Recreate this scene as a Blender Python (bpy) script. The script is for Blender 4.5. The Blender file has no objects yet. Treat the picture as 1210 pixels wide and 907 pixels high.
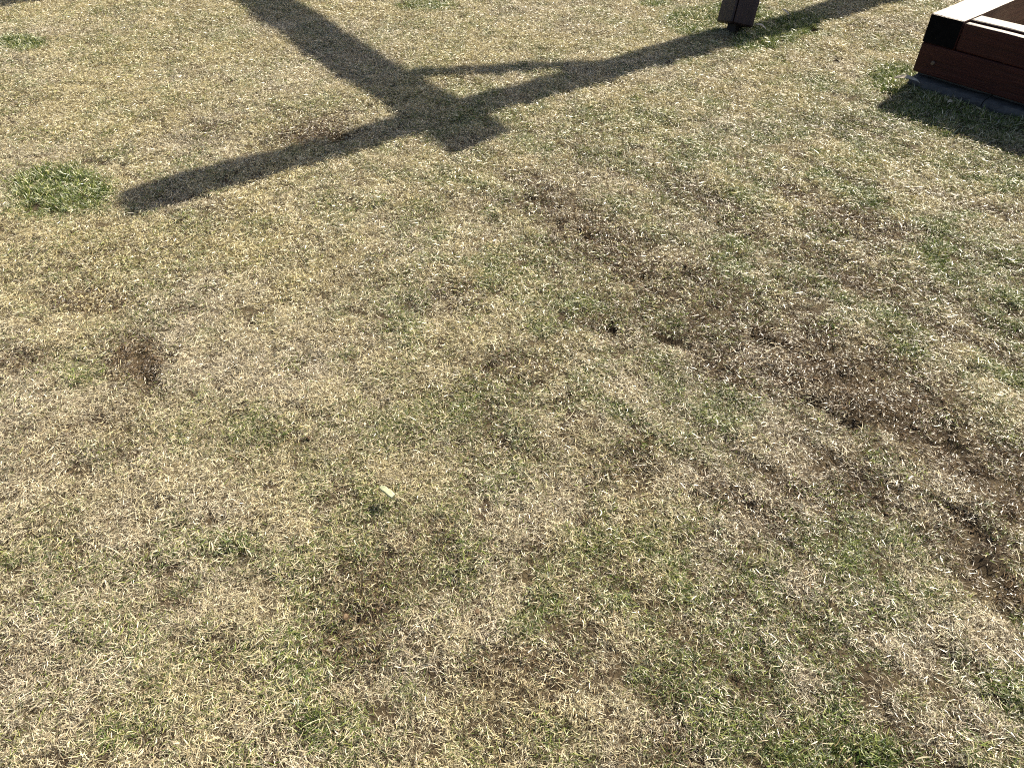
import bpy, math, random
import numpy as np
from mathutils import Vector, Matrix

# ------------------------------------------------------------------ camera, sky, sun, exposure
scene = bpy.context.scene
cam_data = bpy.data.cameras.new('camera')
cam = bpy.data.objects.new('camera', cam_data)
scene.collection.objects.link(cam)
cam.location = (0, 0, 1.5)
cam.rotation_euler = (math.radians(90 - 42), 0, 0)
cam_data.sensor_width = 36
cam_data.lens = 908 / 1210 * 36
cam_data.clip_start = 0.05
cam_data.clip_end = 2000
scene.camera = cam

SHADOW = (0.774, 0.798)                 # metres towards the sun, on plan, per metre of height
sun_dir = Vector((SHADOW[0], SHADOW[1], 1)).normalized()
elev = math.asin(sun_dir.z)
world = bpy.data.worlds.new('World')
scene.world = world
world.use_nodes = True
wn = world.node_tree.nodes
wl = world.node_tree.links
sky = wn.new('ShaderNodeTexSky')
sky.sky_type = 'NISHITA'
sky.sun_disc = False
sky.air_density = 1.0
sky.dust_density = 3.0
sky.ozone_density = 0.6
sky.sun_elevation = elev
sky.sun_rotation = math.atan2(sun_dir.x, sun_dir.y)
wl.new(sky.outputs[0], wn['Background'].inputs[0])
wn['Background'].inputs[1].default_value = 0.055
sun_data = bpy.data.lights.new('sun', 'SUN')
sun_data.energy = 5.0
sun_data.angle = math.radians(0.55)
sun_data.color = (1.0, 0.92, 0.74)
sun = bpy.data.objects.new('sun', sun_data)
scene.collection.objects.link(sun)
sun.rotation_euler = sun_dir.to_track_quat('Z', 'Y').to_euler()
sun.location = (6, 8, 9)
vs = scene.view_settings
vs.view_transform = 'Standard'
vs.look = 'None'
vs.exposure = 1.58
vs.gamma = 1.0
vs.use_curve_mapping = False

cy = scene.cycles
cy.max_bounces = 4
cy.diffuse_bounces = 2
cy.glossy_bounces = 2
cy.transmission_bounces = 3
cy.transparent_max_bounces = 2
cy.caustics_reflective = False
cy.caustics_refractive = False
cy.use_denoising = False
cy.filter_width = 1.1

rng = np.random.default_rng(7)
random.seed(7)

# ------------------------------------------------------------------ noise and lawn maps (ground metres)
def vnoise(x, y, seed):
    xi = np.floor(x).astype(np.int64); yi = np.floor(y).astype(np.int64)
    fx = x - xi; fy = y - yi
    fx = fx * fx * (3 - 2 * fx); fy = fy * fy * (3 - 2 * fy)
    def h(a, b):
        n = (a * 374761393 + b * 668265263 + seed * 1442695041) & 0xffffffff
        n = ((n ^ (n >> 13)) * 1274126177) & 0xffffffff
        n = ((n ^ (n >> 16)) * 2246822519) & 0xffffffff
        return ((n ^ (n >> 15)) & 0xffffff) / float(0xffffff)
    return ((h(xi, yi) * (1 - fx) + h(xi + 1, yi) * fx) * (1 - fy)
            + (h(xi, yi + 1) * (1 - fx) + h(xi + 1, yi + 1) * fx) * fy)

def fbm(x, y, scale, seed, octaves=4):
    v = 0; a = 0.5; t = 0; f = 1.0 / scale
    for o in range(octaves):
        v = v + a * vnoise(x * f + 17.3 * o, y * f - 9.1 * o, seed + o); t += a
        a *= 0.55; f *= 2.03
    return v / t

def smooth(e0, e1, x):
    t = np.clip((x - e0) / (e1 - e0), 0, 1)
    return t * t * (3 - 2 * t)

# patches: x, y, long radius, short radius, angle of the long axis, strength
GREEN = [[-1.86, 2.86, 0.27, 0.174, 142, 0.95], [-2.85, 4.64, 0.198, 0.121, 138, 0.8], [1.59, 4.86, 0.485, 0.18, 45, 0.95], [1.13, 5.04, 0.306, 0.197, 73, 0.6], [1.4, 5.21, 0.29, 0.23, -152, 0.6], [2.03, 4.11, 0.264, 0.133, 62, 0.75], [2.08, 3.63, 0.414, 0.249, 114, 0.55], [1.97, 3.06, 0.245, 0.207, 112, 0.4], [-0.57, 5.37, 0.224, 0.128, 178, 0.6], [0.94, 5.39, 0.141, 0.091, -174, 0.7], [1.69, 3.27, 0.267, 0.187, -145, 0.35], [0.11, 2.31, 0.183, 0.136, -178, 0.35], [0.86, 2.45, 0.146, 0.103, -166, 0.5], [0.63, 2.06, 0.175, 0.101, 138, 0.4], [1.03, 2.2, 0.169, 0.108, 148, 0.45], [1.53, 2.39, 0.151, 0.095, -161, 0.55], [0.27, 2.18, 0.295, 0.181, 134, 0.3], [-1.27, 1.74, 0.09, 0.06, 148, 0.4], [-0.71, 1.49, 0.116, 0.09, 148, 0.4], [-0.67, 1.11, 0.093, 0.048, 174, 0.45], [-1.09, 1.11, 0.108, 0.06, 167, 0.35], [-0.48, 1.54, 0.145, 0.067, 177, 0.25], [-0.24, 1.51, 0.191, 0.132, 175, 0.3], [-0.03, 1.58, 0.209, 0.17, 92, 0.35], [-0.31, 0.97, 0.098, 0.075, 168, 0.4], [-0.4, 0.68, 0.068, 0.041, 173, 0.45], [-0.75, 0.66, 0.103, 0.048, 174, 0.4], [0.64, 0.62, 0.197, 0.044, -179, 0.75], [0.76, 0.6, 0.114, 0.021, -179, 0.5], [0.68, 0.89, 0.096, 0.056, -171, 0.45], [0.52, 1.44, 0.137, 0.112, 140, 0.35], [0.97, 1.14, 0.127, 0.054, -175, 0.45], [0.61, 1.08, 0.104, 0.066, -170, 0.35], [-0.1, 1.32, 0.178, 0.145, 176, 0.2], [-0.67, 0.82, 0.075, 0.046, 168, 0.3], [-1.19, 1.07, 0.047, 0.029, 153, 0.5], [0.45, 0.81, 0.11, 0.074, -169, 0.25], [1.33, 1.57, 0.14, 0.09, -151, 0.25], [0.46, 3.45, 0.362, 0.279, -172, 0.3], [1.42, 3.65, 0.289, 0.218, -138, 0.3], [-0.15, 2.95, 0.322, 0.187, 179, 0.2], [-1.21, 2.6, 0.144, 0.104, 152, 0.3], [0.91, 3.36, 0.327, 0.259, -158, 0.22], [1.42, 3.03, 0.302, 0.187, -167, 0.25], [-2.07, 4.61, 0.38, 0.263, 155, 0.12]]
BROWN = [[0.75, 1.95, 0.95, 0.27, 129, 0.38], [1.15, 1.45, 0.5, 0.2, 122, 0.5], [1.05, 2.45, 0.7, 0.13, 132, 0.35], [0.96, 1.73, 0.408, 0.239, 132, 0.78], [1.17, 1.37, 0.204, 0.15, 120, 0.6], [1.09, 0.99, 0.076, 0.064, -145, 0.8], [1.12, 1.16, 0.125, 0.105, 145, 0.5], [0.24, 2.62, 0.337, 0.117, 133, 0.7], [0.46, 2.3, 0.207, 0.086, 132, 0.6], [1.33, 2.55, 0.23, 0.144, 143, 0.6], [1.2, 2.77, 0.168, 0.112, 138, 0.45], [-1.13, 1.8, 0.175, 0.103, 113, 0.85], [-1.4, 2.1, 0.191, 0.085, 174, 0.6], [-1.51, 1.8, 0.129, 0.081, 144, 0.45], [-0.01, 1.76, 0.142, 0.086, 180, 0.5], [-0.18, 2.13, 0.116, 0.088, 176, 0.4], [-0.92, 3.45, 0.247, 0.145, -143, 0.55], [-0.33, 0.99, 0.12, 0.098, 162, 0.35], [-0.34, 0.88, 0.095, 0.072, 167, 0.4], [0.0, 0.77, 0.123, 0.082, 180, 0.35], [0.86, 1.32, 0.166, 0.155, 111, 0.45], [0.32, 1.36, 0.126, 0.103, -165, 0.45], [0.58, 1.24, 0.144, 0.099, 142, 0.4], [2.34, 4.91, 0.332, 0.21, -163, 0.25], [-1.42, 3.4, 0.246, 0.159, 166, 0.2], [-1.44, 2.13, 0.09, 0.047, 170, 0.4], [-2.46, 3.8, 0.191, 0.116, 158, 0.25], [-1.33, 2.77, 0.106, 0.06, 170, 0.35], [-0.21, 1.11, 0.123, 0.073, 177, 0.2], [2.24, 3.85, 0.276, 0.155, 114, 0.4], [1.3, 4.75, 0.158, 0.117, -163, 0.5], [0.62, 1.76, 0.16, 0.095, 132, 0.5], [0.31, 1.94, 0.174, 0.075, 144, 0.4], [1.14, 1.57, 0.186, 0.127, 116, 0.6]]
HOLES = [[0.49, 1.89, 0.053, 0.039, 161], [0.32, 1.96, 0.036, 0.03, 72], [-1.16, 1.83, 0.051, 0.024, 98], [-1.09, 1.72, 0.049, 0.025, 101], [1.1, 1.05, 0.044, 0.028, 139], [1.1, 0.99, 0.026, 0.021, 143], [-0.8, 3.37, 0.068, 0.045, -148], [0.18, 2.59, 0.03, 0.019, 115], [0.27, 2.51, 0.036, 0.024, 116], [0.46, 2.24, 0.035, 0.022, 119], [-1.06, 1.47, 0.016, 0.011, 147], [1.82, 4.88, 0.051, 0.033, 59], [1.51, 4.38, 0.042, 0.027, 64], [1.8, 4.38, 0.046, 0.033, -135], [0.12, 2.75, 0.087, 0.018, 142], [0.86, 1.61, 0.047, 0.026, 136], [0.95, 1.52, 0.04, 0.022, 137], [0.78, 1.9, 0.044, 0.021, 133], [-0.08, 1.75, 0.026, 0.019, 178], [0.29, 1.33, 0.023, 0.02, -157], [-0.64, 0.99, 0.017, 0.012, 154], [1.2, 1.44, 0.042, 0.021, 126], [0.98, 1.28, 0.027, 0.022, 138], [-1.43, 3.43, 0.038, 0.026, 161]]

def patches(x, y, table, soft=0.55, wob=0.5):
    out = np.zeros_like(x)
    wx = (fbm(x, y, 0.16, 61) - 0.5) * wob
    wy = (fbm(x, y, 0.16, 71) - 0.5) * wob
    for e in table:
        ca, sa = math.cos(math.radians(e[4])), math.sin(math.radians(e[4]))
        dx, dy = x - e[0], y - e[1]
        a = (dx * ca + dy * sa) / e[2] + wx
        b = (-dx * sa + dy * ca) / e[3] + wy
        r = np.sqrt(a * a + b * b)
        s = e[5] if len(e) > 5 else 1.0
        out = np.maximum(out, s * (1 - smooth(soft, 1.35, r)))
    return out

RUT = math.radians(-48)                 # the raked streaks run this way across the right of the lawn
def streaks(x, y, seed=5):
    a = x * math.cos(RUT) + y * math.sin(RUT)
    b = -x * math.sin(RUT) + y * math.cos(RUT)
    b = b + (fbm(x, y, 0.5, 33) - 0.5) * 0.12
    n = vnoise(a / 0.42, b / 0.045, seed) * 0.6 + vnoise(a / 0.2, b / 0.022, seed + 9) * 0.4
    zone = smooth(-0.25, 0.45, x + (fbm(x, y, 0.6, 90) - 0.5)) * smooth(4.2, 2.6, y)
    return n, zone

BIG_HOLES = [[e[0], e[1], e[2] * 1.05, e[3] * 1.1, e[4]] for e in HOLES]
def holes(x, y):
    return patches(x, y, BIG_HOLES, 0.45, 0.35)

def height(x, y):
    h = (fbm(x, y, 1.1, 11, 3) - 0.5) * 0.035
    h = h + (fbm(x, y, 0.10, 21, 3) - 0.5) * 0.020
    n, zone = streaks(x, y)
    h = h + (n - 0.5) * 0.016 * zone
    br = patches(x, y, BROWN)
    h = h + (fbm(x, y, 0.05, 41, 2) - 0.5) * 0.034 * br - 0.006 * br
    h = h - 0.030 * holes(x, y)
    fade = smooth(14, 9, np.hypot(x, y - 3))
    # the turf has built up along the sandpit's edging
    ru = (x - 2.046) * 0.639 - (y - 3.991) * 0.769
    rv = (x - 2.046) * 0.769 + (y - 3.991) * 0.639
    mound = smooth(-0.20, -0.05, rv) * smooth(0.3, 0.1, rv) * smooth(-0.12, 0.0, ru) * smooth(2.2, 1.9, ru)
    return h * fade - 0.022 + 0.020 * mound

# ------------------------------------------------------------------ node helpers
def material(name):
    m = bpy.data.materials.new(name)
    m.use_nodes = True
    nt = m.node_tree
    nt.nodes.clear()
    out = nt.nodes.new('ShaderNodeOutputMaterial')
    return m, nt, out

def ramp(nt, stops, fac):
    r = nt.nodes.new('ShaderNodeValToRGB')
    el = r.color_ramp.elements
    while len(el) < len(stops):
        el.new(0.5)
    for e, (p, c) in zip(el, stops):
        e.position = p
        e.color = (*c, 1)
    nt.links.new(fac, r.inputs[0])
    return r.outputs[0]

def mixc(nt, fac, a, b, mode='MIX'):
    n = nt.nodes.new('ShaderNodeMix')
    n.data_type = 'RGBA'
    n.blend_type = mode
    for s, v in ((n.inputs[0], fac), (n.inputs[6], a), (n.inputs[7], b)):
        if hasattr(v, 'links') or hasattr(v, 'is_linked'):
            nt.links.new(v, s)
        else:
            s.default_value = v if isinstance(v, (int, float)) else (*v, 1)
    return n.outputs[2]

def math_node(nt, op, a, b=None, c=None, clamp=False):
    n = nt.nodes.new('ShaderNodeMath')
    n.operation = op
    n.use_clamp = clamp
    for i, v in enumerate((a, b, c)):
        if v is None:
            continue
        if hasattr(v, 'is_linked'):
            nt.links.new(v, n.inputs[i])
        else:
            n.inputs[i].default_value = v
    return n.outputs[0]

def attr(nt, name, kind='GEOMETRY'):
    a = nt.nodes.new('ShaderNodeAttribute')
    a.attribute_name = name
    a.attribute_type = kind
    return a.outputs['Fac']

def noise(nt, vec, scale, detail=4, rough=0.6):
    n = nt.nodes.new('ShaderNodeTexNoise')
    n.inputs['Scale'].default_value = scale
    n.inputs['Detail'].default_value = detail
    n.inputs['Roughness'].default_value = rough
    if vec is not None:
        nt.links.new(vec, n.inputs['Vector'])
    return n.outputs[0]

def coords(nt, scale=(1, 1, 1), kind='Object'):
    t = nt.nodes.new('ShaderNodeTexCoord')
    m = nt.nodes.new('ShaderNodeMapping')
    m.inputs['Scale'].default_value = scale
    nt.links.new(t.outputs[kind], m.inputs['Vector'])
    return m.outputs[0]

def bump(nt, h, strength, dist):
    b = nt.nodes.new('ShaderNodeBump')
    b.inputs['Strength'].default_value = strength
    b.inputs['Distance'].default_value = dist
    nt.links.new(h, b.inputs['Height'])
    return b.outputs[0]

def principled(nt, out, color, rough=0.6, normal=None, spec=0.5, metal=0.0):
    p = nt.nodes.new('ShaderNodeBsdfPrincipled')
    for s, v in ((p.inputs['Base Color'], color), (p.inputs['Roughness'], rough)):
        if hasattr(v, 'is_linked'):
            nt.links.new(v, s)
        else:
            s.default_value = v if isinstance(v, (int, float)) else (*v, 1)
    p.inputs['Specular IOR Level'].default_value = spec
    p.inputs['Metallic'].default_value = metal
    if normal is not None:
        nt.links.new(normal, p.inputs['Normal'])
    nt.links.new(p.outputs[0], out.inputs[0])
    return p

# ------------------------------------------------------------------ materials
def make_soil():
    m, nt, out = material('soil_and_thatch')
    v = coords(nt)
    fine = noise(nt, v, 95, 6, 0.7)
    mid = noise(nt, v, 9, 5, 0.6)
    soil = ramp(nt, [(0.25, (0.014, 0.010, 0.006)), (0.55, (0.044, 0.031, 0.020)), (0.8, (0.10, 0.073, 0.047))], fine)
    thatch = ramp(nt, [(0.25, (0.05, 0.04, 0.02)), (0.5, (0.16, 0.13, 0.065)), (0.78, (0.38, 0.32, 0.18))], fine)
    far = attr(nt, 'far')                           # beyond the modelled blades the sheet carries the turf's colour
    green = ramp(nt, [(0.3, (0.10, 0.11, 0.035)), (0.7, (0.24, 0.22, 0.09))], fine)
    turf = mixc(nt, ramp(nt, [(0.42, (0, 0, 0)), (0.66, (1, 1, 1))], mid), thatch, green)
    near = mixc(nt, ramp(nt, [(0.40, (0, 0, 0)), (0.7, (0.28, 0.28, 0.28))], mid), soil, thatch)
    col = mixc(nt, far, near, turf)
    principled(nt, out, col, 0.95, bump(nt, fine, 0.8, 0.01), 0.15)
    return m

def make_blade():
    m, nt, out = material('grass_blade')
    r1 = attr(nt, 'rnd')
    r2 = attr(nt, 'rnd2')
    along = attr(nt, 'along')
    g = attr(nt, 'green', 'INSTANCER')
    b = attr(nt, 'brown', 'INSTANCER')
    tint = attr(nt, 'tint', 'INSTANCER')
    straw = ramp(nt, [(0.0, (0.10, 0.07, 0.035)), (0.22, (0.29, 0.23, 0.115)), (0.5, (0.53, 0.455, 0.24)),
                      (0.8, (0.64, 0.57, 0.34)), (1.0, (0.68, 0.64, 0.45))], r2)
    warm = ramp(nt, [(0.0, (0.22, 0.17, 0.12)), (0.5, (0.52, 0.45, 0.335)), (1.0, (0.66, 0.61, 0.48))], r2)
    straw = mixc(nt, tint, straw, warm)
    green = ramp(nt, [(0.0, (0.035, 0.065, 0.018)), (0.35, (0.085, 0.135, 0.030)), (0.7, (0.185, 0.225, 0.055)),
                      (1.0, (0.37, 0.355, 0.14))], r2)
    brown = ramp(nt, [(0.0, (0.042, 0.026, 0.014)), (0.6, (0.13, 0.088, 0.050)), (1.0, (0.27, 0.20, 0.12))], r2)
    # a blade is living when its own number falls under the patch's greenness; tips have dried
    pick = math_node(nt, 'SUBTRACT', g, r1)
    dry_tip = math_node(nt, 'MULTIPLY', math_node(nt, 'POWER', along, 3.0), 0.18)
    pick = math_node(nt, 'SUBTRACT', pick, dry_tip)
    pick = math_node(nt, 'MULTIPLY_ADD', pick, 9.0, 0.5, clamp=True)
    col = mixc(nt, pick, straw, green)
    bp = math_node(nt, 'SUBTRACT', b, math_node(nt, 'FRACT', math_node(nt, 'MULTIPLY', r1, 7.31)))
    bp = math_node(nt, 'MULTIPLY_ADD', bp, 6.0, 0.5, clamp=True)
    col = mixc(nt, bp, col, brown)
    dif = nt.nodes.new('ShaderNodeBsdfDiffuse')
    tra = nt.nodes.new('ShaderNodeBsdfTranslucent')
    glo = nt.nodes.new('ShaderNodeBsdfGlossy')
    nt.links.new(col, dif.inputs[0]); nt.links.new(col, tra.inputs[0])
    glo.inputs['Roughness'].default_value = 0.55
    mx = nt.nodes.new('ShaderNodeMixShader'); mx.inputs[0].default_value = 0.24
    nt.links.new(dif.outputs[0], mx.inputs[1]); nt.links.new(tra.outputs[0], mx.inputs[2])
    fr = nt.nodes.new('ShaderNodeFresnel'); fr.inputs[0].default_value = 1.4
    mg = nt.nodes.new('ShaderNodeMixShader')
    nt.links.new(math_node(nt, 'MULTIPLY', fr.outputs[0], 0.2), mg.inputs[0])
    nt.links.new(mx.outputs[0], mg.inputs[1]); nt.links.new(glo.outputs[0], mg.inputs[2])
    nt.links.new(mg.outputs[0], out.inputs[0])
    return m

def make_wood(name, dark, mid, light, rough, stretch=(1.2, 22, 22), wear=0.0, spec=0.5):
    m, nt, out = material(name)
    grain = noise(nt, coords(nt, stretch), 3.0, 8, 0.65)
    fine = noise(nt, coords(nt, (4, 90, 90)), 2.5, 5, 0.7)
    blot = noise(nt, coords(nt), 5.0, 4, 0.6)
    col = ramp(nt, [(0.28, dark), (0.52, mid), (0.75, light)], grain)
    col = mixc(nt, math_node(nt, 'MULTIPLY', fine, 0.35), col, tuple(c * 0.45 for c in dark))
    if wear:
        worn = ramp(nt, [(0.56, (0, 0, 0)), (0.70, (wear, wear, wear))], blot)
        col = mixc(nt, worn, col, (0.34, 0.29, 0.25))
    rr = ramp(nt, [(0.3, (rough * 0.85,) * 3), (0.7, (min(1, rough * 1.2),) * 3)], blot)
    hh = math_node(nt, 'ADD', grain, math_node(nt, 'MULTIPLY', fine, 0.6))
    principled(nt, out, col, rr, bump(nt, hh, 0.7, 0.005), spec)
    return m

def make_plain(name, c1, c2, scale, rough, b=0.3, dist=0.003, spec=0.4, metal=0.0):
    m, nt, out = material(name)
    n = noise(nt, coords(nt), scale, 6, 0.65)
    principled(nt, out, ramp(nt, [(0.3, c1), (0.7, c2)], n), rough, bump(nt, n, b, dist), spec, metal)
    return m

M = {
    'soil': make_soil(),
    'blade': make_blade(),
    'post': make_wood('dark_stained_post', (0.010, 0.006, 0.007), (0.032, 0.018, 0.019), (0.060, 0.037, 0.036), 0.5, wear=0.06, spec=0.3),
    'timber': make_wood('red_brown_stained_timber', (0.018, 0.005, 0.0042), (0.040, 0.0095, 0.008), (0.062, 0.020, 0.017), 0.55, wear=0.0, spec=0.2),
    'deck': make_wood('worn_sunlit_top_board', (0.07, 0.047, 0.038), (0.15, 0.112, 0.09), (0.22, 0.175, 0.15), 0.5, wear=0.3, spec=0.6),  # worn boards; sun glare on the top is put into the pale colour
    'endgrain': make_plain('black_painted_end_grain', (0.0025, 0.0025, 0.003), (0.006, 0.006, 0.007), 40, 0.85, spec=0.03),
    'concrete': make_plain('grey_concrete', (0.035, 0.034, 0.036), (0.085, 0.083, 0.082), 28, 0.9),
    'steel': make_plain('rusty_steel', (0.012, 0.009, 0.008), (0.035, 0.024, 0.018), 30, 0.8),
    'bolt': make_plain('dull_bolt_head', (0.06, 0.04, 0.03), (0.12, 0.085, 0.065), 80, 0.5, spec=0.5),
    'chip': make_plain('bleached_wood', (0.30, 0.32, 0.19), (0.46, 0.47, 0.32), 60, 0.6),
    'leaf': make_plain('dead_leaf', (0.30, 0.24, 0.17), (0.52, 0.46, 0.36), 55, 0.65),
    'clod': make_plain('dry_soil_clod', (0.05, 0.033, 0.02), (0.14, 0.10, 0.066), 60, 0.95, 0.6, 0.004, 0.1),
    'sand': make_plain('sand', (0.30, 0.24, 0.16), (0.44, 0.36, 0.25), 60, 0.95, 0.5),
}

# ------------------------------------------------------------------ object helpers
def new_obj(name, verts, faces, mat, smooth_=False, mats=None, midx=None):
    me = bpy.data.meshes.new(name)
    me.from_pydata([tuple(v) for v in verts], [], [tuple(f) for f in faces])
    for mm in (mats or [mat]):
        me.materials.append(mm)
    if midx is not None:
        me.polygons.foreach_set('material_index', midx)
    if smooth_:
        me.polygons.foreach_set('use_smooth', [True] * len(me.polygons))
    me.update()
    o = bpy.data.objects.new(name, me)
    scene.collection.objects.link(o)
    return o

def tag(o, label=None, cat=None, group=None, kind=None):
    if label: o['label'] = label
    if cat: o['category'] = cat
    if group: o['group'] = group
    if kind: o['kind'] = kind
    return o

def empty(name, loc):
    e = bpy.data.objects.new(name, None)
    scene.collection.objects.link(e)
    e.location = loc
    e.empty_display_size = 0.1
    return e

def put(o, parent, mw):
    """mw: matrix in world space; parent is an unrotated empty or None"""
    if parent is not None:
        o.parent = parent
        o.matrix_local = Matrix.Translation(-parent.location) @ mw
    else:
        o.matrix_world = mw
    return o

def frame_matrix(p0, xdir, zhint):
    x = Vector(xdir).normalized()
    z = Vector(zhint); z = (z - x * z.dot(x)).normalized()
    y = z.cross(x)
    m = Matrix((x, y, z)).transposed().to_4x4()
    m.translation = Vector(p0)
    return m

def beam(name, p0, p1, w, d, zhint, mat, parent, seed=0, bev=0.006, mats=None, end_mat=False, top_mat=False, warp=0.002, groove=None):
    """a sawn timber from p0 to p1 along its axis: rounded arrises, slightly uneven along its length; local x is the grain"""
    r = random.Random(seed)
    L = (Vector(p1) - Vector(p0)).length
    n = max(4, int(L / 0.18))
    hy, hz = w / 2, d / 2
    prof = []
    for (sy, sz) in ((1, 1), (-1, 1), (-1, -1), (1, -1)):
        cyc = [(hy * sy, (hz - bev) * sz), ((hy - bev * 0.3) * sy, (hz - bev * 0.3) * sz), ((hy - bev) * sy, hz * sz)]
        if (sy, sz) in ((-1, 1), (1, -1)):
            cyc = cyc[::-1]
        prof += cyc
        if groove and (sy, sz) == (1, 1):
            gy_, gw_, gd_ = groove
            prof += [(gy_ + gw_, hz), (gy_ + gw_ * 0.2, hz - gd_), (gy_ - gw_, hz)]
    k = len(prof)
    V, F, MI = [], [], []
    xs = [0, bev] + [bev + (L - 2 * bev) * i / n for i in range(1, n)] + [L - bev, L]
    off = [(0, 0)] * len(xs)
    off = [(r.uniform(-warp, warp), r.uniform(-warp, warp)) for _ in xs]
    off[0] = off[1]; off[-1] = off[-2]
    for i, x in enumerate(xs):
        s = 1 - bev / max(w, d) * 1.4 if i in (0, len(xs) - 1) else 1
        for (y, z) in prof:
            V.append((x, y * s + off[i][0] + r.uniform(-1, 1) * warp * 0.35, z * s + off[i][1] + r.uniform(-1, 1) * warp * 0.35))
    for i in range(len(xs) - 1):
        for j in range(k):
            a, b = i * k + j, i * k + (j + 1) % k
            F.append((a, b, b + k, a + k)); 
            up = j in (0, 1, 2, 11) or j == 2
            MI.append(2 if (top_mat and j in (1, 2, 3)) else 0)
    F.append(tuple(range(k - 1, -1, -1))); MI.append(1 if end_mat else 0)
    F.append(tuple((len(xs) - 1) * k + j for j in range(k))); MI.append(1 if end_mat else 0)
    o = new_obj(name, V, F, mat, mats=mats, midx=MI if mats else None)
    return put(o, parent, frame_matrix(p0, Vector(p1) - Vector(p0), zhint))

def bolt(name, p, normal, rad, mat, parent):
    V, F = [], []
    n = 12
    for (r, z) in ((rad, -0.004), (rad, 0.002), (rad * 0.8, 0.005), (rad * 0.35, 0.0055)):
        for i in range(n):
            a = 2 * math.pi * i / n
            V.append((r * math.cos(a), r * math.sin(a), z))
    for q in range(3):
        for i in range(n):
            j = (i + 1) % n
            F.append((q * n + i, q * n + j, q * n + n + j, q * n + n + i))
    F.append(tuple(3 * n + i for i in range(n)))
    F.append(tuple(range(n - 1, -1, -1)))
    o = new_obj(name, V, F, mat)
    z = Vector(normal).normalized()
    x = z.orthogonal().normalized()
    m = Matrix((x, z.cross(x), z)).transposed().to_4x4()
    m.translation = Vector(p)
    return put(o, parent, m)

# ------------------------------------------------------------------ ground sheet
def graded(lo, hi, step, reach):
    a = list(np.arange(lo, hi + 1e-6, step))
    s, x, right = step, hi, []
    while x < reach:
        s *= 1.35; x += s; right.append(x)
    s, x, left = step, lo, []
    while x > -reach:
        s *= 1.35; x -= s; left.append(x)
    return np.array(left[::-1] + a + right)

gx = graded(-4.2, 4.2, 0.022, 600)
gy = graded(0.1, 6.4, 0.022, 600)
GX, GY = np.meshgrid(gx, gy)
GZ = height(GX, GY)
nx, ny = len(gx), len(gy)
gv = np.stack([GX.ravel(), GY.ravel(), GZ.ravel()], 1)
ii = (np.arange(ny - 1)[:, None] * nx + np.arange(nx - 1)[None, :]).ravel()
gf = np.stack([ii, ii + 1, ii + nx + 1, ii + nx], 1)
gm = bpy.data.meshes.new('ground')
gm.vertices.add(len(gv)); gm.vertices.foreach_set('co', gv.ravel())
gm.loops.add(gf.size); gm.loops.foreach_set('vertex_index', gf.ravel().astype(np.int32))
gm.polygons.add(len(gf))
gm.polygons.foreach_set('loop_start', np.arange(0, gf.size, 4, dtype=np.int32))
gm.update(calc_edges=True)
gm.polygons.foreach_set('use_smooth', np.ones(len(gf), dtype=bool))
fa = gm.attributes.new('far', 'FLOAT', 'POINT')
fa.data.foreach_set('value', smooth(7.5, 9.0, np.hypot(GX, GY - 2.5)).ravel().astype(np.float32))
gm.materials.append(M['soil'])
ground = bpy.data.objects.new('ground', gm)
scene.collection.objects.link(ground)
tag(ground, 'worn lawn soil with raked brown patches', None, kind='structure')

# ------------------------------------------------------------------ swing frame: one leg in view, the rest above it casts the long shadows
S = Vector((SHADOW[0], SHADOW[1], 0))
def over(x, y, h):
    """the point at height h whose shadow falls on lawn point x, y"""
    return Vector((x, y, 0)) + S * h + Vector((0, 0, h))

HT = 2.65                                # axis height of the long top beam
HX = HT - 0.166                          # the cross arms are bolted under it
W = 0.165
xd = Vector((0.825, 0.565, 0)).normalized()
td = Vector((-xd.y, xd.x, 0))
jt = Vector((-0.118, 3.305, 0))           # shadow of the near end of the top beam
foot = Vector((1.33, 4.86, 0))
frame = empty('swing_frame', (foot.x, foot.y, 0))
tag(frame, 'dark stained timber swing frame leg standing on the grass, bolt hole near its foot', 'swing frame')
t0 = over(jt.x, jt.y, HT)
TLEN = 3.62
t1 = t0 + Vector((-0.578, 0.816, 0)).normalized() * TLEN
beam('top_beam', t0, t1, W + 0.015, W, (0, 0, 1), M['post'], frame, 1)
xl = over(-1.485, 2.815, HX)
beam('cross_arm', xl, xl + xd * 5.6, W + 0.045, W, (0, 0, 1), M['post'], frame, 2)
# the far cross arm matches; only its tip reaches the edge of the lawn in view
jn = xl + xd * 1.63
far_j = jn + td * (TLEN - 0.42)
FAR_ARM = far_j
beam('cross_arm', far_j - xd * 1.63, far_j + xd * 2.2, W, W, (0, 0, 1), M['post'], frame, 3)
b0 = over(-0.53, 4.17, HX); b1 = over(0.86, 4.31, HX)
beam('brace', b0, b1, 0.09, 0.09, (0, 0, 1), M['post'], frame, 4)
def box_mesh(hx, hy, L):
    V = [(sx * hx, sy * hy, sz * L / 2) for sz in (-1, 1) for (sx, sy) in ((-1, -1), (1, -1), (1, 1), (-1, 1))]
    return V, [(3, 2, 1, 0), (4, 5, 6, 7), (0, 1, 5, 4), (1, 2, 6, 5), (2, 3, 7, 6), (3, 0, 4, 7)]
def leg(base, top, seed, facing=None):
    ax = (top - base).normalized()
    h = Vector(facing) if facing else Vector((xd.x, xd.y, 0))
    p0 = base + ax * (0.016 / ax.z)
    beam('leg', p0, top, 0.158, 0.158, h, M['post'], frame, seed, bev=0.008, warp=0.0025, groove=(0.065, 0.0045, 0.035))
    st = new_obj('ground_anchor', *box_mesh(0.028, 0.028, 0.30), M['steel'])
    put(st, frame, frame_matrix(p0 + ax * 0.05 - ax * 0.15, ax.orthogonal(), ax))
    return ax
top_j = over(-0.10, 3.72, HX - 0.04)
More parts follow.
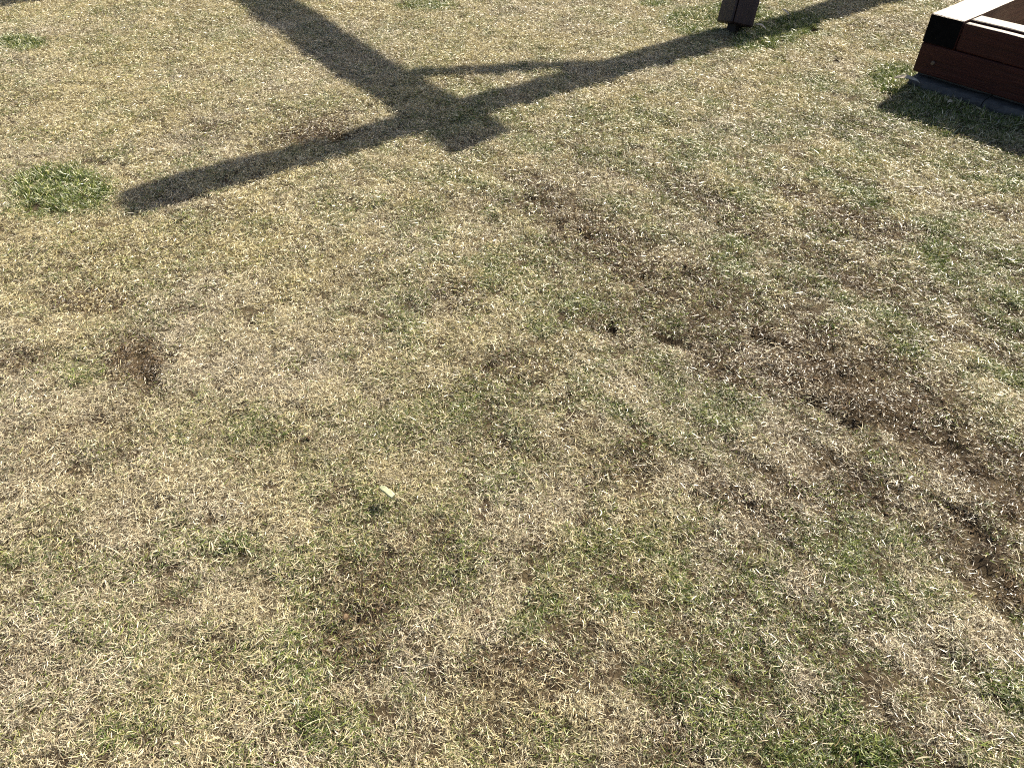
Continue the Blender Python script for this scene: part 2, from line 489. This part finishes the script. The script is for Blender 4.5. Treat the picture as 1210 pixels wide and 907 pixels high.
leg_ax = leg(foot, top_j, 5, (0.264, -0.965, 0))
out_x = (top_j - foot).dot(xd)
out_t = (top_j - foot).dot(td)
plan = Vector((top_j.x, top_j.y, 0))
leg(plan + xd * out_x - td * out_t, top_j + xd * 0.12, 6)
plan2 = Vector((far_j.x, far_j.y, 0)); top2 = far_j.copy(); top2.z = HX - 0.04
leg(plan2 - xd * out_x + td * out_t, top2 - xd * 0.06, 7)
leg(plan2 + xd * out_x + td * out_t, top2 + xd * 0.06, 8)
# bolt hole with washer on the face of the visible leg
nf = Vector((0.264, -0.965, 0)); nf = (nf - leg_ax * nf.dot(leg_ax)).normalized()
side = leg_ax.cross(nf).normalized()
bolt('bolt', foot + leg_ax * 0.20 + nf * 0.080 - side * 0.03, nf, 0.014, M['bolt'], frame)
# ------------------------------------------------------------------ timber box (sandpit)
A = Vector((2.046, 3.991, 0))
ud = Vector((0.639, -0.769, 0)).normalized()
vd = Vector((0.769, 0.639, 0)).normalized()
def q(u, v, z):
    return A + ud * u + vd * v + Vector((0, 0, z))
BOX = 1.9
boxo = empty('timber_sandpit', (A.x, A.y, 0))
tag(boxo, 'dark red brown timber sandpit with sunlit top and a black painted beam end', 'sandpit')
Z0, Z1, Z2 = 0.06, 0.204, 0.338
TW = 0.15
up = (0, 0, 1)
tm3 = [M['timber'], M['endgrain'], M['deck']]
lo_h = Z1 - Z0 - 0.003
zc0 = (Z0 + Z1) / 2 - 0.0015
hi_h = Z2 - Z1
zc1 = (Z1 + Z2) / 2
# lower course: front and back run through, sides butt between them
beam('timber', q(0, TW / 2, zc0), q(BOX, TW / 2, zc0), TW, lo_h, up, None, boxo, 11, mats=tm3)
beam('timber', q(0, BOX - TW / 2, zc0), q(BOX, BOX - TW / 2, zc0), TW, lo_h, up, None, boxo, 12, mats=tm3)
beam('timber', q(TW / 2, TW + 0.002, zc0), q(TW / 2, BOX - TW - 0.002, zc0), TW, lo_h, up, None, boxo, 13, mats=tm3)
beam('timber', q(BOX - TW / 2, TW + 0.002, zc0), q(BOX - TW / 2, BOX - TW - 0.002, zc0), TW, lo_h, up, None, boxo, 14, mats=tm3)
# upper course: sides run through and show their black ends on the front
SW = 0.165
for uu, sd in ((SW / 2, 15), (BOX - SW / 2, 16)):
    o = beam('timber', q(uu, -0.003, zc1), q(uu, BOX, zc1), SW, hi_h, up, None, boxo, sd, mats=tm3, end_mat=True, top_mat=True)
    if sd == 15: o['label'] = 'side beam with black painted end grain and worn sunlit top'
for v0, sd in ((0.0, 17), (BOX - TW, 18)):
    beam('facing_board', q(SW + 0.004, v0 + 0.018, zc1 - 0.004), q(BOX - SW - 0.004, v0 + 0.018, zc1 - 0.004), 0.036, hi_h - 0.008, up, None, boxo, sd, bev=0.007, mats=tm3, top_mat=True)
    beam('timber', q(SW + 0.004, v0 + 0.050 + 0.050, zc1), q(BOX - SW - 0.004, v0 + 0.050 + 0.050, zc1), 0.100, hi_h, up, None, boxo, sd + 10, mats=tm3, top_mat=True)
bolt('bolt', q(0.088, -0.001, Z0 + 0.062), -vd, 0.0105, M['bolt'], boxo)
bolt('bolt', q(1.45, -0.001, Z0 + 0.062), -vd, 0.0105, M['bolt'], boxo)
# sand filling inside
n = 26
V = []; F = []
for j in range(n + 1):
    for i in range(n + 1):
        a = TW + 0.004 + (BOX - 2 * TW - 0.008) * i / n; b = TW + 0.004 + (BOX - 2 * TW - 0.008) * j / n
        V.append(tuple(q(a, b, 0.10 + 0.05 * float(fbm(np.array([a]), np.array([b]), 0.3, 77)[0])) - A))
for j in range(n):
    for i in range(n):
        k = j * (n + 1) + i
        F.append((k, k + 1, k + n + 2, k + n + 1))
sandfill = new_obj('sand', V, F, M['sand'], True)
put(sandfill, boxo, Matrix.Translation(A))

# concrete edging the box stands on: separate kerb pieces with open joints
def edging(u0, u1, seed):
    r = random.Random(seed)
    V, F = [], []
    m = 8
    prof = [(-0.026, -0.06), (-0.026, 0.008), (-0.021, 0.020), (-0.008, 0.031), (0.03, 0.034), (0.060, 0.034), (0.062, 0.059), (0.10, 0.059), (0.10, -0.06)]
    for i in range(m + 1):
        u = u0 + (u1 - u0) * i / m
        for (v, z) in prof:
            V.append(tuple(ud * u + vd * (v + r.uniform(-0.003, 0.003)) + Vector((0, 0, z + r.uniform(-0.003, 0.003) * (z > -0.05)))))
    k = len(prof)
    for i in range(m):
        for j in range(k - 1):
            a = i * k + j
            F.append((a, a + k, a + k + 1, a + 1))
    F.append(tuple(range(k))); F.append(tuple(m * k + j for j in range(k - 1, -1, -1)))
    o = new_obj('edging_slab', V, F, M['concrete'])
    return put(o, edge, Matrix.Translation(A))
edge = empty('concrete_edging', (A.x, A.y, 0))
tag(edge, 'grey concrete edging strip laid in the grass under the timber sandpit', 'edging')
for i, (a, b) in enumerate(((0.008, 0.388), (0.394, 0.80), (0.807, 1.30), (1.306, 1.89))):
    edging(a, b, 40 + i)

# ------------------------------------------------------------------ small things lying on the lawn
def leaf_mesh(L, Wd, curl, fold, seed, n=7):
    r = random.Random(seed)
    V, F = [], []
    for i in range(n + 1):
        t = i / n
        hw = Wd / 2 * math.sin(math.pi * min(1, 0.06 + t * 0.94)) ** 0.75 + 0.0012
        z = curl * math.sin(t * math.pi) + r.uniform(-1, 1) * 0.001
        for s in (-1, -0.5, 0, 0.5, 1):
            V.append((t * L - L / 2, s * hw, z + fold * abs(s) * hw * 2 + r.uniform(-1, 1) * 0.0008))
    for i in range(n):
        for j in range(4):
            a = i * 5 + j
            F.append((a, a + 5, a + 6, a + 1))
    m = len(V)
    V += [(x, y, z - 0.0012) for (x, y, z) in V]
    F += [(d + m, c + m, b + m, a + m) for (a, b, c, d) in list(F)]
    return V, F

def place(o, x, y, lift, rz, rx=0.0, ry=0.0):
    z = float(height(np.array([x]), np.array([y]))[0]) + lift
    o.location = (x, y, z)
    o.rotation_euler = (rx, ry, rz)
    return o

def chip_mesh():
    r = random.Random(3)
    V, F = [], []
    n = 6
    for i in range(n + 1):
        t = i / n
        w = 0.0078 * (0.75 + 0.3 * math.sin(t * 3.0)) + r.uniform(-1, 1) * 0.0009
        h = 0.0045 + 0.002 * math.sin(t * 3)
        b = 0.004 * math.sin(t * math.pi)
        for (sy, sz) in ((-1, 0), (-0.7, 1), (0.7, 1), (1, 0), (0.7, -0.6), (-0.7, -0.6)):
            V.append(((t - 0.5) * 0.044, sy * w, sz * h + b + r.uniform(-1, 1) * 0.0006))
    for i in range(n):
        for j in range(6):
            a, c = i * 6 + j, i * 6 + (j + 1) % 6
            F.append((a, c, c + 6, a + 6))
    F.append(tuple(range(5, -1, -1))); F.append(tuple(n * 6 + j for j in range(6)))
    return V, F
chip = new_obj('wood_chip', *chip_mesh(), M['chip'])
place(chip, -0.311, 1.243, 0.034, math.radians(-38), 0.25, 0.12)
tag(chip, 'small bleached white wood chip lying alone on the dry lawn', 'wood chip')
lf = new_obj('dead_leaf', *leaf_mesh(0.125, 0.034, 0.010, 0.25, 1), M['leaf'])
place(lf, 2.005, 3.93, 0.038, math.radians(-22), 0.15, 0.05)
tag(lf, 'long pale dead leaf on the grass at the corner of the timber sandpit', 'leaf')
lf = new_obj('dead_leaf', *leaf_mesh(0.034, 0.018, 0.006, 0.3, 2), M['leaf'])
place(lf, 2.125, 3.68, 0.04, math.radians(15), 0.2, 0.1)
tag(lf, 'small curled leaf lying in the shade of the timber sandpit', 'leaf')
lf = new_obj('dead_leaf', *leaf_mesh(0.075, 0.016, 0.012, 0.2, 4), M['leaf'])
place(lf, 1.47, 4.79, 0.05, math.radians(-30), 0.2, 0.25)
tag(lf, 'narrow pale leaf on green grass beside the foot of the timber leg', 'leaf')
lf = new_obj('dead_leaf', *leaf_mesh(0.07, 0.013, 0.004, 0.2, 5), M['leaf'])
place(lf, 1.70, 5.09, 0.055, math.radians(-62), 0.2, 0.25)
tag(lf, 'narrow bleached leaf at the edge of the shadow beyond the timber leg', 'leaf')

# ------------------------------------------------------------------ crumbs of dry soil in the bare patches
def crumbs():
    n = 26000
    x = rng.uniform(-2.6, 2.6, n); y = rng.uniform(0.45, 5.4, n)
    p = np.clip(patches(x, y, BROWN) * 1.0 + holes(x, y) * 0.4, 0, 1) ** 1.4 + 0.012
    k = rng.random(n) < p
    x, y = x[k], y[k]
    z = height(x, y)
    m = len(x)
    size = 0.0034 * np.exp(rng.normal(0, 0.5, m)); size = np.clip(size, 0.0012, 0.011)
    g = (1 + 5 ** 0.5) / 2
    ico = np.array([(-1, g, 0), (1, g, 0), (-1, -g, 0), (1, -g, 0), (0, -1, g), (0, 1, g), (0, -1, -g), (0, 1, -g), (g, 0, -1), (g, 0, 1), (-g, 0, -1), (-g, 0, 1)]) / 1.9
    tri = np.array([(0, 11, 5), (0, 5, 1), (0, 1, 7), (0, 7, 10), (0, 10, 11), (1, 5, 9), (5, 11, 4), (11, 10, 2), (10, 7, 6), (7, 1, 8), (3, 9, 4), (3, 4, 2), (3, 2, 6), (3, 6, 8), (3, 8, 9), (4, 9, 5), (2, 4, 11), (6, 2, 10), (8, 6, 7), (9, 8, 1)])
    jit = ico[None] * rng.uniform(0.6, 1.35, (m, 12, 1)) * size[:, None, None]
    jit[..., 2] *= 0.75
    V = jit + np.stack([x, y, z + size * 0.4], 1)[:, None]
    F = tri[None] + (np.arange(m) * 12)[:, None, None]
    me = bpy.data.meshes.new('soil_crumbs')
    me.from_pydata(V.reshape(-1, 3).tolist(), [], F.reshape(-1, 3).tolist())
    me.materials.append(M['clod'])
    o = bpy.data.objects.new('soil_crumbs', me)
    scene.collection.objects.link(o)
    tag(o, 'crumbs of dry brown soil scattered in the bare patches', 'soil', kind='stuff')
crumbs()

# ------------------------------------------------------------------ grass: tufts of real blades, instanced on the lawn
def tuft(idx, nb, rad, lmin, lmax, wid, tilt0, tilt1, bend0, bend1, flat, coll):
    r = np.random.default_rng(100 + idx)
    V, F, R1, R2, AL = [], [], [], [], []
    seg = 4
    for b in range(nb):
        a = r.uniform(0, 2 * math.pi); rr = rad * math.sqrt(r.random())
        p = np.array([rr * math.cos(a), rr * math.sin(a), -0.004])
        az = r.uniform(0, 2 * math.pi)
        L = r.uniform(lmin, lmax)
        w = wid * r.uniform(0.6, 1.25)
        lying = r.random() < flat
        th = math.radians(r.uniform(tilt0, tilt1)) if not lying else math.radians(r.uniform(76, 94))
        if lying:
            p[2] = r.uniform(0.001, 0.017)
        bend = math.radians(r.uniform(bend0, bend1)) if not lying else math.radians(r.uniform(-22, 35))
        curl = math.radians(r.normal(0, 48))
        tw = r.uniform(0, math.pi) if lying else r.normal(0, 0.7)
        r1, r2 = r.random(), r.random()
        base = len(V)
        for s in range(seg + 1):
            t = s / seg
            ww = w * (1 - 0.85 * t ** 2.2) * (0.75 + 0.25 * min(1, t * 4))
            ang = az + curl * t
            d = np.array([math.sin(th) * math.cos(ang), math.sin(th) * math.sin(ang), math.cos(th)])
            sd = np.array([-math.sin(ang), math.cos(ang), 0.0])
            nn = np.cross(sd, d)
            sv = sd * math.cos(tw) + nn * math.sin(tw)
            if s < seg:
                V.append(p - sv * ww / 2); V.append(p + sv * ww / 2)
                R1 += [r1] * 2; R2 += [r2] * 2; AL += [t] * 2
            else:
                V.append(p.copy()); R1.append(r1); R2.append(r2); AL.append(1.0)
            p = p + d * L / seg
            th = th + bend / seg
            if p[2] < 0.002 and math.cos(th) < 0:
                th = math.pi / 2 - 0.05
        for s in range(seg - 1):
            q_ = base + 2 * s
            F.append((q_, q_ + 1, q_ + 3, q_ + 2))
        q_ = base + 2 * (seg - 1)
        F.append((q_, q_ + 1, q_ + 2))
    me = bpy.data.meshes.new('tuft_%02d' % idx)
    me.from_pydata([tuple(v) for v in V], [], F)
    for nm, vals in (('rnd', R1), ('rnd2', R2), ('along', AL)):
        at = me.attributes.new(nm, 'FLOAT', 'POINT')
        at.data.foreach_set('value', np.array(vals, dtype=np.float32))
    me.materials.append(M['blade'])
    o = bpy.data.objects.new('tuft_%02d' % idx, me)
    coll.objects.link(o)

coll = bpy.data.collections.new('grass_tufts')
NS, NG, NL, NW = 16, 8, 6, 6
i = 0
for k in range(NS):      # mown, half dead turf
    tuft(i, 60, 0.029, 0.010, 0.029, 0.0016, 8, 70, 15, 130, 0.22, coll); i += 1
for k in range(NG):      # taller living tussock
    tuft(i, 28, 0.022, 0.018, 0.040, 0.0026, 5, 50, 5, 70, 0.12, coll); i += 1
for k in range(NL):      # loose long stalks lying on top
    tuft(i, 2, 0.03, 0.035, 0.075, 0.0019, 60, 85, -5, 45, 0.8, coll); i += 1
for k in range(NW):      # worn, short and flattened
    tuft(i, 40, 0.030, 0.007, 0.021, 0.0018, 45, 85, 0, 60, 0.75, coll); i += 1

def scatter():
    # dense where the lawn is close to the path one looks from, thinner further out
    X, Y, D = [], [], []
    def add(n_per, x0, x1, y0, y1, test):
        n = int(n_per * (x1 - x0) * (y1 - y0))
        x = rng.uniform(x0, x1, n); y = rng.uniform(y0, y1, n)
        k = test(x, y)
        X.append(x[k]); Y.append(y[k])
    inside = lambda x, y: np.abs(x) < 1.15 + 0.47 * y
    add(NEAR, -2.6, 2.6, 0.35, 2.0, lambda x, y: inside(x, y))
    add(MID, -4.2, 4.2, 2.0, 6.2, lambda x, y: inside(x, y))
    add(OUT, -7.5, 7.5, 0.0, 9.5, lambda x, y: ~(inside(x, y) & (y > 0.35) & (y < 6.2)))
    return np.concatenate(X), np.concatenate(Y)

NEAR, MID, OUT = 3600, 2450, 500
px, py = scatter()
gr = patches(px, py, GREEN, 0.55, 0.6)
br = patches(px, py, BROWN, 0.35, 0.9)
ho = holes(px, py)
strn, zone = streaks(px, py)
big = fbm(px, py, 0.9, 201)
mid = 0.45 * fbm(px, py, 0.2, 211) + 0.55 * fbm(px, py, 0.075, 213, 3)
sml = fbm(px, py, 0.05, 221, 3)
# general greenness: strawy to the upper left, greener to the right and middle
base_g = 0.19 + 0.22 * smooth(-0.9, 0.5, px) * smooth(4.9, 3.0, py) + 0.10 * smooth(0.5, 2.0, px)
green = base_g * (0.2 + 1.7 * smooth(0.38, 0.64, mid)) + (big - 0.5) * 0.12
green = np.maximum(green, gr * (0.85 + 0.75 * smooth(0.25, 0.6, mid)))
green = np.maximum(green, 0.95 * smooth(0.45, 0.75, gr))
green = green + (sml - 0.5) * 0.4
brown = 0.03 + 0.22 * smooth(0.52, 0.75, fbm(px, py, 0.16, 231)) + 1.0 * br * (0.6 + 0.8 * smooth(0.3, 0.65, mid)) 
brown = brown + zone * smooth(0.50, 0.30, strn) * 0.45 + (fbm(px, py, 0.03, 241, 2) - 0.5) * 0.2
ru = (px - A.x) * ud.x + (py - A.y) * ud.y
rv = (px - A.x) * vd.x + (py - A.y) * vd.y
by_edge = (rv > -0.13) & (rv < 0) & (ru > -0.05) & (ru < BOX)       # uncut grass along the edging
gr = np.where(by_edge, 0.8, gr)
green = np.where(by_edge, 0.75, green)
tussock = (gr > 0.42) & (rng.random(len(px)) < (gr - 0.25) * 1.4)
brown = np.where(gr > 0.45, brown * 0.3, brown)
# bare spots: thin the turf out
gap = smooth(0.40, 0.28, fbm(px, py, 0.045, 251, 2))
dens = 1.0 - 0.24 * br - 0.14 * gap - 0.95 * ho - zone * 0.2 * smooth(0.36, 0.24, strn)
dens = np.where(tussock, np.maximum(dens, 0.85), dens)
# nothing grows inside the box, under its edging or through the foot of the leg
blocked = (ru > -0.012) & (ru < BOX + 0.02) & (rv > -0.024) & (rv < BOX + 0.02)
blocked |= np.hypot(px - foot.x, py - foot.y) < 0.03
keep = (rng.random(len(px)) < dens) & ~blocked
px, py = px[keep], py[keep]
gr, br, green, brown, tussock, sml, big, zone, mid = (a[keep] for a in (gr, br, green, brown, tussock, sml, big, zone, mid))
n = len(px)
pz = height(px, py)
idx = rng.integers(0, NS, n)
worn = rng.random(n) < np.clip(br * 1.0 + 0.08, 0, 0.9)
idx = np.where(worn & ~tussock, NS + NG + NL + rng.integers(0, NW, n), idx)
idx = np.where(tussock, NS + rng.integers(0, NG, n), idx)
stalk = rng.random(n) < 0.012
idx = np.where(stalk & ~tussock, NS + NG + rng.integers(0, NL, n), idx)
inframe = (np.abs(px) < 1.15 + 0.47 * py) & (py < 6.2)
scl = rng.uniform(0.78, 1.2, n) * (0.68 + 0.66 * fbm(px, py, 0.075, 261, 2)) * np.where(inframe, 0.84 + 0.16 * smooth(1.4, 2.6, py), 1.9)
green = np.where(stalk, 0.05, green); brown = np.where(stalk, 0.0, brown)
rot = np.stack([rng.normal(0, 0.16, n), rng.normal(0, 0.16, n), rng.uniform(0, 2 * math.pi, n)], 1)
# raked turf leans down the streaks
tint = np.clip(0.22 + (fbm(px, py, 0.35, 271) - 0.5) * 1.6 + rng.normal(0, 0.15, n) + 0.5 * smooth(3.0, 0.9, py), 0, 1)
gm2 = bpy.data.meshes.new('grass')
gm2.vertices.add(n)
gm2.vertices.foreach_set('co', np.stack([px, py, pz], 1).ravel().astype(np.float32))
for nm, vals in (('green', np.clip(green, 0, 1)), ('brown', np.clip(brown, 0, 1)), ('tint', tint), ('size', scl)):
    at = gm2.attributes.new(nm, 'FLOAT', 'POINT')
    at.data.foreach_set('value', vals.astype(np.float32))
at = gm2.attributes.new('which', 'INT', 'POINT'); at.data.foreach_set('value', idx.astype(np.int32))
at = gm2.attributes.new('turn', 'FLOAT_VECTOR', 'POINT'); at.data.foreach_set('vector', rot.ravel().astype(np.float32))
gm2.materials.append(M['blade'])
gm2.update()
grass = bpy.data.objects.new('grass', gm2)
scene.collection.objects.link(grass)
tag(grass, 'short mown lawn grass, mostly dried straw with green patches', 'grass', kind='stuff')
ng = bpy.data.node_groups.new('grass_tufts_on_lawn', 'GeometryNodeTree')
ng.interface.new_socket('Geometry', in_out='INPUT', socket_type='NodeSocketGeometry')
ng.interface.new_socket('Geometry', in_out='OUTPUT', socket_type='NodeSocketGeometry')
N = ng.nodes
gi = N.new('NodeGroupInput'); go = N.new('NodeGroupOutput')
iop = N.new('GeometryNodeInstanceOnPoints')
ci = N.new('GeometryNodeCollectionInfo')
ci.inputs['Collection'].default_value = coll
ci.inputs['Separate Children'].default_value = True
ci.inputs['Reset Children'].default_value = True
def named(nm, t):
    a = N.new('GeometryNodeInputNamedAttribute'); a.data_type = t
    a.inputs['Name'].default_value = nm
    return a.outputs['Attribute']
e2r = N.new('FunctionNodeEulerToRotation')
ng.links.new(named('turn', 'FLOAT_VECTOR'), e2r.inputs[0])
ng.links.new(gi.outputs[0], iop.inputs['Points'])
ng.links.new(ci.outputs[0], iop.inputs['Instance'])
iop.inputs['Pick Instance'].default_value = True
ng.links.new(named('which', 'INT'), iop.inputs['Instance Index'])
ng.links.new(e2r.outputs[0], iop.inputs['Rotation'])
ng.links.new(named('size', 'FLOAT'), iop.inputs['Scale'])
ng.links.new(iop.outputs[0], go.inputs[0])
md = grass.modifiers.new('tufts', 'NODES')
md.node_group = ng
print('tufts', n)
